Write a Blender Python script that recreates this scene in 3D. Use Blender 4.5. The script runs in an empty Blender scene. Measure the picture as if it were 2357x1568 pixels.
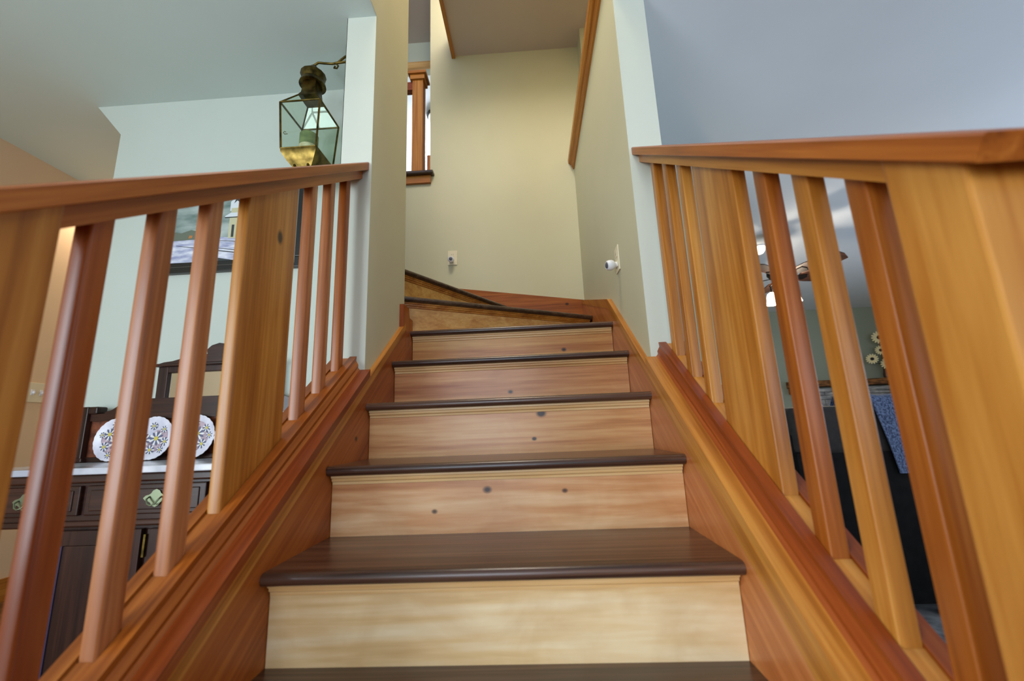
import bpy, bmesh, math, random
from mathutils import Vector, Matrix
random.seed(7)
S = bpy.context.scene
PI = math.pi

# ------------------------------------------------------------------ camera
CAMP = Vector((0.0869, -0.3927, 0.6556))
P_, Y_, R_ = 0.20545857, 0.04191921, -0.03911549
fw = Vector((-math.sin(Y_)*math.cos(P_), math.cos(Y_)*math.cos(P_), math.sin(P_)))
r0 = Vector((math.cos(Y_), math.sin(Y_), 0))
u0 = r0.cross(fw)
rt = math.cos(R_)*r0 + math.sin(R_)*u0
up = -math.sin(R_)*r0 + math.cos(R_)*u0
cd = bpy.data.cameras.new('camera')
cam = bpy.data.objects.new('camera', cd)
S.collection.objects.link(cam)
M = Matrix((rt, up, -fw)).transposed().to_4x4()
M.translation = CAMP
cam.matrix_world = M
cd.sensor_width = 36
cd.lens = 967.0645/2357*36
cd.clip_start = 0.02
cd.dof.use_dof = True
cd.dof.focus_distance = 1.9
cd.dof.aperture_fstop = 2.4
S.camera = cam

# ------------------------------------------------------------------ view, world, daylight
S.view_settings.view_transform = 'Standard'
S.view_settings.look = 'None'
S.view_settings.gamma = 1
S.view_settings.exposure = 0.0
w = bpy.data.worlds.new('world'); S.world = w; w.use_nodes = True
w.node_tree.nodes['Background'].inputs[0].default_value = (0.55, 0.70, 0.95, 1)
w.node_tree.nodes['Background'].inputs[1].default_value = 1.0

def area(name, loc, aim, sx, sy, power, col):
    l = bpy.data.lights.new(name, 'AREA'); l.shape = 'RECTANGLE'; l.size = sx; l.size_y = sy
    l.energy = power; l.color = col
    o = bpy.data.objects.new(name, l); S.collection.objects.link(o)
    o.location = loc
    o.rotation_euler = (Vector(aim)-Vector(loc)).to_track_quat('-Z', 'Y').to_euler()
    return o
def point(name, loc, power, col, r=0.06):
    l = bpy.data.lights.new(name, 'POINT'); l.energy = power; l.color = col; l.shadow_soft_size = r
    o = bpy.data.objects.new(name, l); S.collection.objects.link(o); o.location = loc
    return o
DAY = (0.72, 0.86, 1.0); WARM = (1.0, 0.74, 0.46)
area('daylight_entry', (-0.55, -3.42, 1.0), (-0.3, 0, 0.9), 1.3, 2.0, 50, (0.78, 0.88, 1.0))
area('daylight_dining', (-2.90, -2.4, 0.95), (0, 0.4, 0.9), 1.6, 1.9, 122, (0.80, 0.91, 1.0))
area('daylight_living', (2.6, -3.42, 1.0), (2.4, 0, 2.3), 2.4, 1.0, 34, (0.66, 0.80, 1.0))
area('fill_living_side', (5.93, 1.6, 0.95), (2.0, 1.6, 2.1), 2.4, 1.2, 92, (0.64, 0.80, 1.0))  # added fill from out of view, brightens the living room ceiling

# ------------------------------------------------------------------ materials
def lin(c):
    f = lambda v: v/12.92 if v <= 0.04045 else ((v+0.055)/1.055)**2.4
    return tuple(f(x/255) for x in c)+(1,)
def newmat(n):
    m = bpy.data.materials.new(n); m.use_nodes = True
    return m, m.node_tree.nodes, m.node_tree.links, m.node_tree.nodes['Principled BSDF']
def plain(n, c, rough=0.5, metal=0, emit=0, ecol=None, trans=0, spec=None, sheen=0):
    m, N, L, b = newmat(n)
    b.inputs['Base Color'].default_value = lin(c)
    b.inputs['Roughness'].default_value = rough
    b.inputs['Metallic'].default_value = metal
    b.inputs['Transmission Weight'].default_value = trans
    if spec is not None: b.inputs['Specular IOR Level'].default_value = spec
    if emit:
        b.inputs['Emission Color'].default_value = lin(ecol or c)
        b.inputs['Emission Strength'].default_value = emit
    return m
def noisy(n, c1, c2, scale=8, rough=0.6, bump=0.0, bscale=200, metal=0, detail=4, stretch=(1, 1, 1), lo=.35, hi=.65):
    m, N, L, b = newmat(n)
    tc = N.new('ShaderNodeTexCoord'); mp = N.new('ShaderNodeMapping'); mp.inputs['Scale'].default_value = stretch
    nz = N.new('ShaderNodeTexNoise'); nz.inputs['Scale'].default_value = scale; nz.inputs['Detail'].default_value = detail
    cr = N.new('ShaderNodeValToRGB'); cr.color_ramp.elements[0].color = lin(c1); cr.color_ramp.elements[1].color = lin(c2)
    cr.color_ramp.elements[0].position = lo; cr.color_ramp.elements[1].position = hi
    L.new(tc.outputs['Object'], mp.inputs[0]); L.new(mp.outputs[0], nz.inputs['Vector'])
    L.new(nz.outputs['Fac'], cr.inputs[0]); L.new(cr.outputs[0], b.inputs['Base Color'])
    b.inputs['Roughness'].default_value = rough; b.inputs['Metallic'].default_value = metal
    if bump:
        n2 = N.new('ShaderNodeTexNoise'); n2.inputs['Scale'].default_value = bscale; n2.inputs['Detail'].default_value = 3
        bp = N.new('ShaderNodeBump'); bp.inputs['Strength'].default_value = bump; bp.inputs['Distance'].default_value = 0.002
        L.new(tc.outputs['Object'], n2.inputs['Vector']); L.new(n2.outputs['Fac'], bp.inputs['Height'])
        L.new(bp.outputs[0], b.inputs['Normal'])
    return m
def paint(n, c):
    c2 = tuple(max(0, x-4) for x in c)
    return noisy(n, c2, c, scale=1.5, rough=0.75, bump=0.12, bscale=350)

SL = 0.19/0.26284          # rise over run
ANG = math.atan(SL)
def wood(n, cd_, cm, cl, axis='Z', rough=0.33, rings=1.0, knots=0.0, seed=0.0, dens=1.0, blotch=0.0, coat=0.08, kscale=3.2, spec=0.35, pts=()):
    """procedural softwood; grain runs along axis ('X','Y','Z' or 'S' = the stair slope)"""
    m, N, L, b = newmat(n)
    tc = N.new('ShaderNodeTexCoord')
    rot = N.new('ShaderNodeMapping'); rot.inputs['Location'].default_value = (seed, seed*1.7, seed*.6)
    if axis == 'S': rot.inputs['Rotation'].default_value = (-ANG, 0, 0)
    L.new(tc.outputs['Object'], rot.inputs[0])
    lo = 0.9; hi = 26*dens
    sc = {'X': (lo, hi, hi), 'Y': (hi, lo, hi), 'Z': (hi, hi, lo), 'S': (hi, lo, hi)}[axis]
    st = N.new('ShaderNodeMapping'); st.inputs['Scale'].default_value = sc
    L.new(rot.outputs[0], st.inputs[0])
    nz = N.new('ShaderNodeTexNoise'); nz.inputs['Scale'].default_value = 1.0; nz.inputs['Detail'].default_value = 6
    nz.inputs['Distortion'].default_value = 0.6*rings
    L.new(st.outputs[0], nz.inputs['Vector'])
    st2 = N.new('ShaderNodeMapping'); st2.inputs['Scale'].default_value = tuple(v*5 for v in sc)
    L.new(rot.outputs[0], st2.inputs[0])
    nf = N.new('ShaderNodeTexNoise'); nf.inputs['Scale'].default_value = 1.0; nf.inputs['Detail'].default_value = 3
    L.new(st2.outputs[0], nf.inputs['Vector'])
    mx = N.new('ShaderNodeMath'); mx.operation = 'MULTIPLY_ADD'; mx.inputs[1].default_value = 0.35
    L.new(nf.outputs['Fac'], mx.inputs[0]); 
    ms = N.new('ShaderNodeMath'); ms.operation = 'MULTIPLY'; ms.inputs[1].default_value = 0.72
    L.new(nz.outputs['Fac'], ms.inputs[0]); L.new(ms.outputs[0], mx.inputs[2])
    cr = N.new('ShaderNodeValToRGB'); e = cr.color_ramp.elements
    e[0].position = 0.34; e[0].color = lin(cd_); e[1].position = 0.70; e[1].color = lin(cl)
    k = e.new(0.52); k.color = lin(cm)
    L.new(mx.outputs[0], cr.inputs[0])
    out = cr.outputs[0]
    if blotch:
        bz = N.new('ShaderNodeTexNoise'); bz.inputs['Scale'].default_value = 5; bz.inputs['Detail'].default_value = 5; bz.inputs['Distortion'].default_value = 1.2
        L.new(rot.outputs[0], bz.inputs['Vector'])
        br = N.new('ShaderNodeValToRGB'); br.color_ramp.elements[0].position = .42; br.color_ramp.elements[1].position = .68
        L.new(bz.outputs['Fac'], br.inputs[0])
        mm = N.new('ShaderNodeMath'); mm.operation = 'MULTIPLY'; mm.inputs[1].default_value = blotch
        L.new(br.outputs[0], mm.inputs[0])
        mb = N.new('ShaderNodeMix'); mb.data_type = 'RGBA'; mb.inputs['B'].default_value = lin(cd_)
        L.new(mm.outputs[0], mb.inputs['Factor']); L.new(out, mb.inputs['A']); out = mb.outputs['Result']
    if knots:
        ks = {'X': (.55, 1, 1), 'Y': (1, .55, 1), 'Z': (1, 1, .55), 'S': (1, .55, 1)}[axis]
        km = N.new('ShaderNodeMapping'); km.inputs['Scale'].default_value = ks; L.new(rot.outputs[0], km.inputs[0])
        vo = N.new('ShaderNodeTexVoronoi'); vo.inputs['Scale'].default_value = kscale
        L.new(km.outputs[0], vo.inputs['Vector'])
        kr = N.new('ShaderNodeValToRGB'); kr.color_ramp.elements[0].position = 0.035*knots; kr.color_ramp.elements[0].color = (1, 1, 1, 1)
        kr.color_ramp.elements[1].position = 0.075*knots; kr.color_ramp.elements[1].color = (0, 0, 0, 1)
        L.new(vo.outputs['Distance'], kr.inputs[0])
        mk = N.new('ShaderNodeMix'); mk.data_type = 'RGBA'; mk.inputs['B'].default_value = lin((62, 34, 20))
        L.new(kr.outputs[0], mk.inputs['Factor']); L.new(out, mk.inputs['A']); out = mk.outputs['Result']
    for (kx, ky, kz, kr_) in pts:
        sm = N.new('ShaderNodeMapping'); sm.vector_type = 'POINT'
        an = {'X': (.75, 1, 1), 'Y': (1, .75, 1), 'Z': (1, 1, .6), 'S': (1, .8, 1)}[axis]
        sm.inputs['Scale'].default_value = an; sm.inputs['Location'].default_value = (-kx*an[0], -ky*an[1], -kz*an[2])
        L.new(tc.outputs['Object'], sm.inputs[0])
        ln = N.new('ShaderNodeVectorMath'); ln.operation = 'LENGTH'; L.new(sm.outputs[0], ln.inputs[0])
        k2 = N.new('ShaderNodeValToRGB'); k2.color_ramp.elements[0].position = kr_*.8; k2.color_ramp.elements[0].color = (1, 1, 1, 1)
        k2.color_ramp.elements[1].position = kr_*1.6; k2.color_ramp.elements[1].color = (0, 0, 0, 1)
        L.new(ln.outputs['Value'], k2.inputs[0])
        mk = N.new('ShaderNodeMix'); mk.data_type = 'RGBA'; mk.inputs['B'].default_value = lin((58, 32, 20))
        L.new(k2.outputs[0], mk.inputs['Factor']); L.new(out, mk.inputs['A']); out = mk.outputs['Result']
    L.new(out, b.inputs['Base Color'])
    b.inputs['Roughness'].default_value = rough; b.inputs['Specular IOR Level'].default_value = spec
    b.inputs['Coat Weight'].default_value = coat; b.inputs['Coat Roughness'].default_value = 0.22
    bp = N.new('ShaderNodeBump'); bp.inputs['Strength'].default_value = 0.12; bp.inputs['Distance'].default_value = 0.001
    L.new(mx.outputs[0], bp.inputs['Height']); L.new(bp.outputs[0], b.inputs['Normal'])
    return m

GOLD = ((142, 80, 24), (178, 112, 40), (204, 142, 64))
PALE = ((196, 144, 84), (220, 176, 116), (236, 202, 150))
ORNG = ((116, 56, 12), (152, 80, 22), (180, 106, 40))
RED = ((108, 44, 14), (140, 64, 20), (166, 88, 36))
PINK = ((138, 76, 36), (172, 104, 58), (198, 134, 86))
W = {}
for nm, c in (('gold', GOLD), ('pale', PALE), ('orange', ORNG), ('red', RED), ('pink', PINK)):
    for ax in 'ZSXY':
        W[nm+ax] = (nm, c, ax)
_wc = {}
def wd(key, seed=0.0, **kw):
    k = (key, seed, tuple(sorted(kw.items())))
    if k not in _wc:
        nm, c, ax = W[key]
        _wc[k] = wood('wood_%s_%s_%d' % (nm, ax.lower(), len(_wc)), *c, axis=ax, seed=seed, **kw)
    return _wc[k]
m_tread = wood('dark_oak', (36, 22, 16), (72, 46, 34), (102, 72, 54), axis='X', rough=0.3, dens=1.6, coat=0.5, rings=2)
m_nose_w = wood('dark_oak_winder', (40, 28, 20), (70, 50, 36), (96, 74, 54), axis='X', rough=0.3, dens=1.3, coat=0.4)
m_sage = paint('paint_tan', (205, 201, 171))
m_end = paint('paint_light', (214, 220, 206))
m_green = paint('paint_green', (200, 209, 199))
m_ceil = paint('paint_ceiling', (224, 229, 236))
m_peach = paint('paint_peach', (226, 198, 164))
m_grey = paint('paint_grey_green', (150, 156, 138))
m_upc = paint('paint_upper_ceiling', (210, 196, 188))
m_brass = noisy('aged_brass', (70, 58, 26), (128, 106, 54), scale=25, rough=0.35, metal=1)
m_dbrass = noisy('dark_brass', (44, 36, 18), (110, 92, 46), scale=30, rough=0.4, metal=1)
m_pew = plain('tarnished_pull_metal', (128, 138, 112), 0.35, 0.9)
m_iron = plain('dark_iron', (34, 30, 28), 0.4, 0.7)
m_white = plain('white_plastic', (232, 232, 236), 0.35)
m_ivory = plain('ivory_plastic', (228, 218, 190), 0.4)
m_lens = plain('grey_lens', (88, 90, 100), 0.35)
def glassmat(n, c, a):
    m, N, L, b = newmat(n)
    t = N.new('ShaderNodeBsdfTransparent'); t.inputs[0].default_value = lin(c)
    g = N.new('ShaderNodeBsdfGlossy'); g.inputs['Roughness'].default_value = 0.05
    mix = N.new('ShaderNodeMixShader'); mix.inputs[0].default_value = a
    L.new(t.outputs[0], mix.inputs[1]); L.new(g.outputs[0], mix.inputs[2])
    L.new(mix.outputs[0], N['Material Output'].inputs[0])
    return m
m_glass = glassmat('clear_glass', (246, 250, 246), 0.05)
m_wal = wood('dark_walnut', (26, 13, 9), (46, 24, 17), (68, 38, 27), axis='X', rough=0.3, dens=1.0)
m_walz = wood('dark_walnut_upright', (26, 13, 9), (44, 23, 17), (64, 36, 27), axis='Z', rough=0.3)
m_burl = noisy('burl_panel', (78, 36, 20), (132, 72, 44), scale=30, rough=0.35, detail=8)
m_marble = noisy('white_marble', (172, 176, 188), (232, 234, 240), scale=6, rough=0.15, detail=10)
m_mirror = plain('mirror_glass', (226, 226, 214), 0.02, 1.0)
m_leather = noisy('black_leather', (12, 11, 11), (20, 18, 18), scale=30, rough=0.65, bump=.3, bscale=120)
m_leather.node_tree.nodes['Principled BSDF'].inputs['Specular IOR Level'].default_value = .12
m_cush = noisy('brown_black_cushion', (30, 24, 22), (42, 34, 30), scale=40, rough=0.7, bump=.3, bscale=150)
m_blank = noisy('blue_grey_wool', (44, 56, 84), (106, 120, 152), scale=120, rough=0.95, bump=.6, bscale=300)
m_purp = noisy('purple_fleece', (46, 26, 82), (86, 54, 130), scale=40, rough=0.95, bump=.6, bscale=300)
m_floor = wood('oak_floor', (80, 50, 30), (112, 76, 48), (140, 100, 66), axis='X', rough=0.35, dens=.8)
m_carpet = noisy('patterned_carpet', (70, 72, 76), (164, 164, 166), scale=9, rough=0.95, bump=.7, bscale=400)

# ------------------------------------------------------------------ mesh helpers
class MB:
    def __init__(s): s.v = []; s.f = []; s.mi = []; s.m = []
    def _m(s, m):
        if m not in s.m: s.m.append(m)
        return s.m.index(m)
    def add(s, vs, fs, m):
        o = len(s.v); s.v += [tuple(v) for v in vs]; i = s._m(m)
        for f in fs: s.f.append(tuple(o+k for k in f)); s.mi.append(i)
        return s
    def box(s, x0, x1, y0, y1, z0, z1, m, bev=0.0, xf=None, seg=2):
        bm = bmesh.new(); bmesh.ops.create_cube(bm, size=1)
        for v in bm.verts:
            v.co = ((x0+x1)/2+v.co.x*(x1-x0), (y0+y1)/2+v.co.y*(y1-y0), (z0+z1)/2+v.co.z*(z1-z0))
        if bev: bmesh.ops.bevel(bm, geom=bm.edges[:], offset=bev, segments=seg, affect='EDGES', profile=.5)
        return s.bm(bm, m, xf)
    def bm(s, bm, m, xf=None):
        bm.verts.index_update()
        s.add([(xf @ v.co) if xf else v.co.copy() for v in bm.verts], [[v.index for v in f.verts] for f in bm.faces], m)
        bm.free(); return s
    def prism(s, pts, axis, a, b, m):
        """extrude 2D polygon. axis X: pts=(y,z); Y: (x,z); Z: (x,y)"""
        n = len(pts)
        mk = {'X': lambda p, t: (t, p[0], p[1]), 'Y': lambda p, t: (p[0], t, p[1]), 'Z': lambda p, t: (p[0], p[1], t)}[axis]
        vs = [mk(p, a) for p in pts]+[mk(p, b) for p in pts]
        fs = [tuple(range(n))[::-1], tuple(range(n, 2*n))]+[(i, (i+1) % n, n+(i+1) % n, n+i) for i in range(n)]
        return s.add(vs, fs, m)
    def loft(s, rings, m, caps=True):
        n = len(rings[0]); vs = [p for r in rings for p in r]; fs = []
        for k in range(len(rings)-1):
            for i in range(n): fs.append((k*n+i, k*n+(i+1) % n, (k+1)*n+(i+1) % n, (k+1)*n+i))
        if caps: fs += [tuple(range(n))[::-1], tuple(range((len(rings)-1)*n, len(rings)*n))]
        return s.add(vs, fs, m)
    def lathe(s, c, prof, m, n=24, xf=None):
        """prof = (r, z) list about vertical axis at c"""
        rings = []
        for r, z in prof:
            rr = []
            for i in range(n):
                a = 2*PI*i/n; p = Vector((max(r, 1e-5)*math.cos(a), max(r, 1e-5)*math.sin(a), z))
                if xf: p = xf @ p
                rr.append(tuple(p+Vector(c)))
            rings.append(rr)
        return s.loft(rings, m)
    def tube(s, pts, r, m, n=10):
        pts = [Vector(p) for p in pts]; rings = []
        rs = r if isinstance(r, (list, tuple)) else [r]*len(pts)
        prev = None
        for i, p in enumerate(pts):
            t = (pts[min(i+1, len(pts)-1)]-pts[max(i-1, 0)]).normalized()
            if prev is None:
                a = t.orthogonal().normalized()
            else:
                a = (prev-t*prev.dot(t)).normalized()
            prev = a; b = t.cross(a)
            rings.append([tuple(p+rs[i]*(math.cos(2*PI*k/n)*a+math.sin(2*PI*k/n)*b)) for k in range(n)])
        return s.loft(rings, m)
    def build(s, name, parent=None, smooth=False, origin=None):
        me = bpy.data.meshes.new(name)
        if parent is not None: o0 = Vector(parent['_w'])
        elif origin is not None: o0 = Vector(origin)
        else: o0 = Vector((0, 0, 0))
        me.from_pydata([tuple(Vector(v)-o0) for v in s.v], [], s.f)
        for m in s.m: me.materials.append(m)
        for p, i in zip(me.polygons, s.mi): p.material_index = i
        bm = bmesh.new(); bm.from_mesh(me); bmesh.ops.recalc_face_normals(bm, faces=bm.faces)
        if smooth:
            for f in bm.faces: f.smooth = True
            for e in bm.edges:
                if len(e.link_faces) == 2 and e.calc_face_angle(0) > 0.7: e.smooth = False
        bm.to_mesh(me); bm.free()
        o = bpy.data.objects.new(name, me); S.collection.objects.link(o)
        if parent is not None: o.parent = parent
        else: o.location = o0
        o['_w'] = tuple(o0)
        return o
def tag(o, label=None, cat=None, group=None, kind=None):
    if label: o['label'] = label
    if cat: o['category'] = cat
    if group: o['group'] = group
    if kind: o['kind'] = kind
    return o
def thing(name, loc, label, cat, group=None):
    o = bpy.data.objects.new(name, None); S.collection.objects.link(o)
    o.location = loc; o.empty_display_size = .05; o['_w'] = tuple(loc)
    return tag(o, label, cat, group)
def struct(mb, name, parent=None):
    o = mb.build(name, parent)
    if parent is None: o['kind'] = 'structure'
    return o
def copy_tree(o, parent=None):
    c = o.copy(); S.collection.objects.link(c)
    if parent is not None: c.parent = parent
    for ch in list(o.children): copy_tree(ch, c)
    return c

RUN, RISE, HW = 0.26284, 0.19, 0.49
FL = -0.19; YC = 1.085; YE = 1.54; YF = 2.63; ZC = 2.435; Z2 = 2.70
WX0, WX1 = 0.51, 0.636
def hz(y, h): return SL*y+h

# ------------------------------------------------------------------ structure
b = MB(); b.box(-4.5, 6.3, -3.7, 7.0, FL-.12, FL, m_floor); fl = struct(b, 'floor')
# ceiling of the ground floor, open over the stairs
b = MB(); m_cl = paint('paint_ceiling_dining', (204, 218, 213)); b.box(-4.5, -WX0-.0008, -3.7, YE, ZC, ZC+.2, m_cl); b.box(-4.5, -2.0, YE, 4.2, ZC, ZC+.2, m_cl)
b.box(-WX0-.02, WX0+.02, -3.7, .2, ZC, ZC+.2, m_ceil)
b.box(WX0+.0008, 6.3, -3.7, 7.0, ZC+.01, ZC+.2, m_ceil); struct(b, 'ceiling')
# left stair wall: column below, wall above the ceiling
b = MB(); b.prism([(YC, FL), (YE, FL), (YE, 5.2), (.2, 5.2), (.2, ZC+.003), (YC, ZC+.003)], 'X', -WX1, -WX0, m_sage)
# the column's room-side faces carry the lighter room paint
b.box(-WX1-.002, -WX0-.0005, YC-.002, YC, FL, ZC, m_end)
b.box(-WX1-.002, -WX1, YC-.002, 1.46, FL, ZC, m_end)
struct(b, 'wall_left')
b = MB(); b.prism([(YC, FL), (YF, FL), (YF, 2.72), (.2, 2.72), (.2, ZC+.013), (YC, ZC+.013)], 'X', WX0, WX1, m_sage)
b.box(WX0+.0005, WX1+.002, YC-.002, YC, FL, ZC+.01, m_end)
b.box(WX1, WX1+.002, YC, 6.8, FL, ZC+.01, m_end)
b.box(WX0+.01, WX1, YF, 6.8, FL, ZC+.01, m_end)
struct(b, 'wall_right')
# far stairwell wall with the opening to the upper hall
b = MB(); b.prism([(-3.0, FL), (1.75, FL), (1.75, 5.3), (-.65, 5.3), (-.65, 2.67), (-3.0, 2.67)], 'Y', YF, YF+.12, m_sage)
struct(b, 'wall_far')
b = MB(); b.box(.611, 1.7, 2.457, YF, Z2, 3.81, m_sage); struct(b, 'trim_1')
# upper ceiling soffit and its wood edge
b = MB(); b.box(-.434, 1.7, 1.75, YF, 3.81, 4.0, m_upc); b.box(-.9, 1.75, .2, YF, 5.1, 5.3, m_upc); struct(b, 'ceiling_upper')
b = MB(); b.box(-.462, -.434, 1.75, YF-.001, 3.785, 4.02, wd('goldY')); struct(b, 'trim_2')
b = MB(); b.box(1.7, 1.82, .2, YF, 2.66, 5.2, m_sage); b.box(-.6, 1.8, .08, .2, ZC+.05, 5.2, m_sage); struct(b, 'wall_upper_right')
b = MB(); b.box(WX1, 1.7, .2, YF, 2.66, Z2, m_tread); struct(b, 'floor_upper_right')
# ledge moulding along the top of the right stair wall
prof = [(.51, 2.655), (.498, 2.655), (.497, 2.668), (.489, 2.676), (.488, 2.690), (.478, 2.694), (.476, 2.702), (.466, 2.706), (.463, 2.735), (.51, 2.735)]
b = MB(); b.prism(prof, 'Y', .2, YF, wd('goldY', knots=1.0, kscale=2.0)); struct(b, 'trim_3')
# upper hall
b = MB(); b.box(-3.0, -.65, YF+.004, 3.65, 2.5, Z2-.001, m_tread); b.box(-3.0, .4, 3.65, 8.0, 2.5, Z2-.001, m_floor); struct(b, 'floor_upper')
b = MB(); b.box(-.65, -.53, YF+.12, 3.65, 2.5, 5.1, m_sage)
b.box(-3.0, -1.65, 3.65, 3.77, 2.5, 5.1, m_green); b.box(-.78, -.53, 3.65, 3.77, 2.5, 5.1, m_green); b.box(-1.65, -.78, 3.65, 3.77, 4.76, 5.1, m_green)
struct(b, 'wall_upper_hall')
b = MB(); b.box(-3.1, -.53, YE, 3.77, 5.1, 5.2, m_upc); struct(b, 'ceiling_upper_hall')
b = MB(); b.box(-3.1, .5, 3.77, 8.0, 5.1, 5.2, m_ceil); struct(b, 'ceiling_upper_bedroom')
b = MB(); b.box(-3.1, -3.0, YE, 8.0, 2.5, 5.1, m_end); b.box(-3.0, .4, 8.0, 8.1, 2.5, 5.1, m_end); b.box(.4, .5, 3.77, 8.1, 2.5, 5.1, m_end); struct(b, 'wall_upper_bedroom')
b = MB(); b.box(-1.74, -.69, 3.62, 3.65, 4.73, 4.81, wd('paleX', knots=1.2)); b.box(-1.74, -1.64, 3.62, 3.65, 2.7, 4.73, wd('paleZ')); b.box(-.79, -.69, 3.62, 3.65, 2.7, 4.73, wd('paleZ'))
struct(b, 'door_1')
b = MB(); b.box(-3.0, -.615, 2.575, 2.64, 2.672, 2.70, m_nose_w, .008); b.build('trim_4')['kind'] = 'structure'
b = MB(); b.box(-3.0, -.642, 2.608, YF, 2.605, 2.672, wd('goldX'), .002); b.build('trim_5')['kind'] = 'structure'
b = MB(); b.box(-.676, -.65, YF, YF+.11, Z2, 2.868, wd('orangeZ'), .002); b.build('trim_6')['kind'] = 'structure'

# left (dining) room back wall with a clipped upper corner over the hall opening
b = MB(); b.prism([(-.6, FL), (-.6, ZC), (-2.175, ZC), (-2.02, 2.256), (-2.02, FL)], 'Y', 1.46, YE, m_green); struct(b, 'wall_left_room_back')
b = MB()
b.box(-3.1, -2.95, -3.6, -3.25, FL, ZC, m_peach); b.box(-3.1, -2.95, -1.55, 4.2, FL, ZC, m_peach); b.box(-3.1, -2.95, -3.25, -1.55, 2.0, ZC, m_peach); b.box(-3.0, -2.0, 4.1, 4.2, FL, ZC, m_peach)
b.box(-2.02, -1.9, YE, 4.2, FL, ZC, m_peach); struct(b, 'wall_hall')
b = MB(); b.box(-2.95, -2.932, -1.5, 4.1, FL, FL+.125, wd('goldY', knots=1.6, kscale=1.6), .003); struct(b, 'baseboard_hall')
# back wall of the house behind the viewer with three openings
b = MB()
def wallholes(b, x0, x1, y0, y1, z0, z1, holes, m):
    xs = x0
    for hx0, hx1, hz0, hz1 in holes:
        b.box(xs, hx0, y0, y1, z0, z1, m)
        if hz0 > z0: b.box(hx0, hx1, y0, y1, z0, hz0, m)
        b.box(hx0, hx1, y0, y1, hz1, z1, m); xs = hx1
    b.box(xs, x1, y0, y1, z0, z1, m)
wallholes(b, -3.0, 6.1, -3.6, -3.5, FL, ZC+.01, [(-1.22, .12, FL, 2.05), (1.35, 3.85, .45, 1.95)], m_end)
struct(b, 'wall_behind')
for i, (x0, x1, z0, z1) in enumerate([(-1.22, .12, FL, 2.05), (1.35, 3.85, .45, 1.95)]):
    b = MB(); m = wd('goldZ')
    b.box(x0, x0+.06, -3.6, -3.48, z0, z1, m); b.box(x1-.06, x1, -3.6, -3.48, z0, z1, m)
    b.box(x0, x1, -3.6, -3.48, z1-.06, z1, m); b.box(x0, x1, -3.6, -3.48, z0, z0+.06, m)
    f = struct(b, 'window_%d' % (i+1))
b = MB()
for q in ((-3.25, -3.19, FL, 2.0), (-2.43, -2.37, FL, 2.0), (-1.61, -1.55, FL, 2.0), (-3.25, -1.55, 1.94, 2.0), (-3.25, -1.55, FL, FL+.08)): b.box(-3.1, -2.98, q[0], q[1], q[2], q[3], wd('goldZ'))
struct(b, 'window_3')
# right (living) room
b = MB(); b.box(.5, 3.0, 6.8, 6.92, FL, 2.46, m_grey); b.box(3.0, 3.34, 6.8, 6.92, FL, 1.2, m_grey); b.box(3.0, 3.34, 6.8, 6.92, 1.68, 2.46, m_grey); b.box(3.34, 6.1, 6.8, 6.92, FL, 2.46, m_grey)
struct(b, 'wall_living_back')
m_beige = paint('paint_beige', (196, 186, 160))
b = MB(); b.box(6.0, 6.12, -3.6, .4, FL, 2.46, m_beige); b.box(6.0, 6.12, 2.8, 6.9, FL, 2.46, m_beige); b.box(6.0, 6.12, .4, 2.8, FL, .35, m_beige); b.box(6.0, 6.12, .4, 2.8, 1.6, 2.46, m_beige); struct(b, 'wall_living_side')
b = MB()
for q in ((.4, .46, .35, 1.6), (2.74, 2.8, .35, 1.6), (.4, 2.8, .35, .41), (.4, 2.8, 1.54, 1.6)): b.box(5.99, 6.12, q[0], q[1], q[2], q[3], wd('goldZ'))
struct(b, 'window_5')  # unseen window, frame and opening added for the side fill light
b = MB(); b.box(3.0, 3.03, 6.78, 6.84, 1.17, 1.7, m_white); b.box(3.31, 3.34, 6.78, 6.84, 1.17, 1.7, m_white); b.box(3.0, 3.34, 6.78, 6.84, 1.17, 1.20, m_white); b.box(3.0, 3.34, 6.78, 6.84, 1.665, 1.7, m_white)
wn = struct(b, 'window_4')
b = MB(); b.box(3.0, 3.34, 6.86, 6.865, 1.19, 1.68, glassmat('window_glass', (250, 252, 255), .04)); b.build('pane', wn)
b = MB(); b.box(.64, 5.9, -.5, 6.2, FL, FL+.008, m_carpet); c = b.build('carpet'); tag(c, 'grey patterned carpet on the living room floor under the sofa', 'carpet')

# ------------------------------------------------------------------ staircase
st = thing('staircase', (0, 0, FL), 'straight wooden staircase with pale pine risers, dark treads and winder steps at top', 'staircase')
def nose_profile(y, z, depth, t=.027, r=.0135):
    p = []
    for i in range(9):
        a = -PI/2 - PI*i/8
        p.append((y+r+r*math.cos(a), z-r+r*math.sin(a)))
    return p+[(y+depth, z), (y+depth, z-t)]
def molding_profile(y, z):       # under the nosing, on riser face y
    return [(y, z), (y-.018, z), (y-.018, z-.006), (y-.013, z-.008), (y-.012, z-.015), (y-.007, z-.018), (y-.006, z-.025), (y, z-.026)]
RIS = [((192, 146, 88), (226, 190, 136), (240, 216, 174)), ((176, 108, 58), (214, 154, 100), (238, 198, 150)), ((176, 106, 56), (216, 156, 98), (234, 188, 130)), ((168, 96, 48), (204, 138, 82), (224, 168, 110)), ((174, 102, 46), (206, 144, 78), (226, 174, 104)), ((188, 126, 68), (210, 154, 88), (226, 178, 112)), ((180, 120, 50), (204, 148, 72), (220, 170, 92)), ((172, 112, 44), (198, 142, 66), (214, 162, 84))]
KN = {3: [(-.049, .491, .007), (-.197, .438, .004), (.165, .482, .004)], 4: [(.116, .702, .010), (.088, .617, .005), (-.305, .737, .004)], 5: [(-.001, .803, .006)], 6: [(.252, 1.018, .007), (-.186, 1.103, .006)]}
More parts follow.
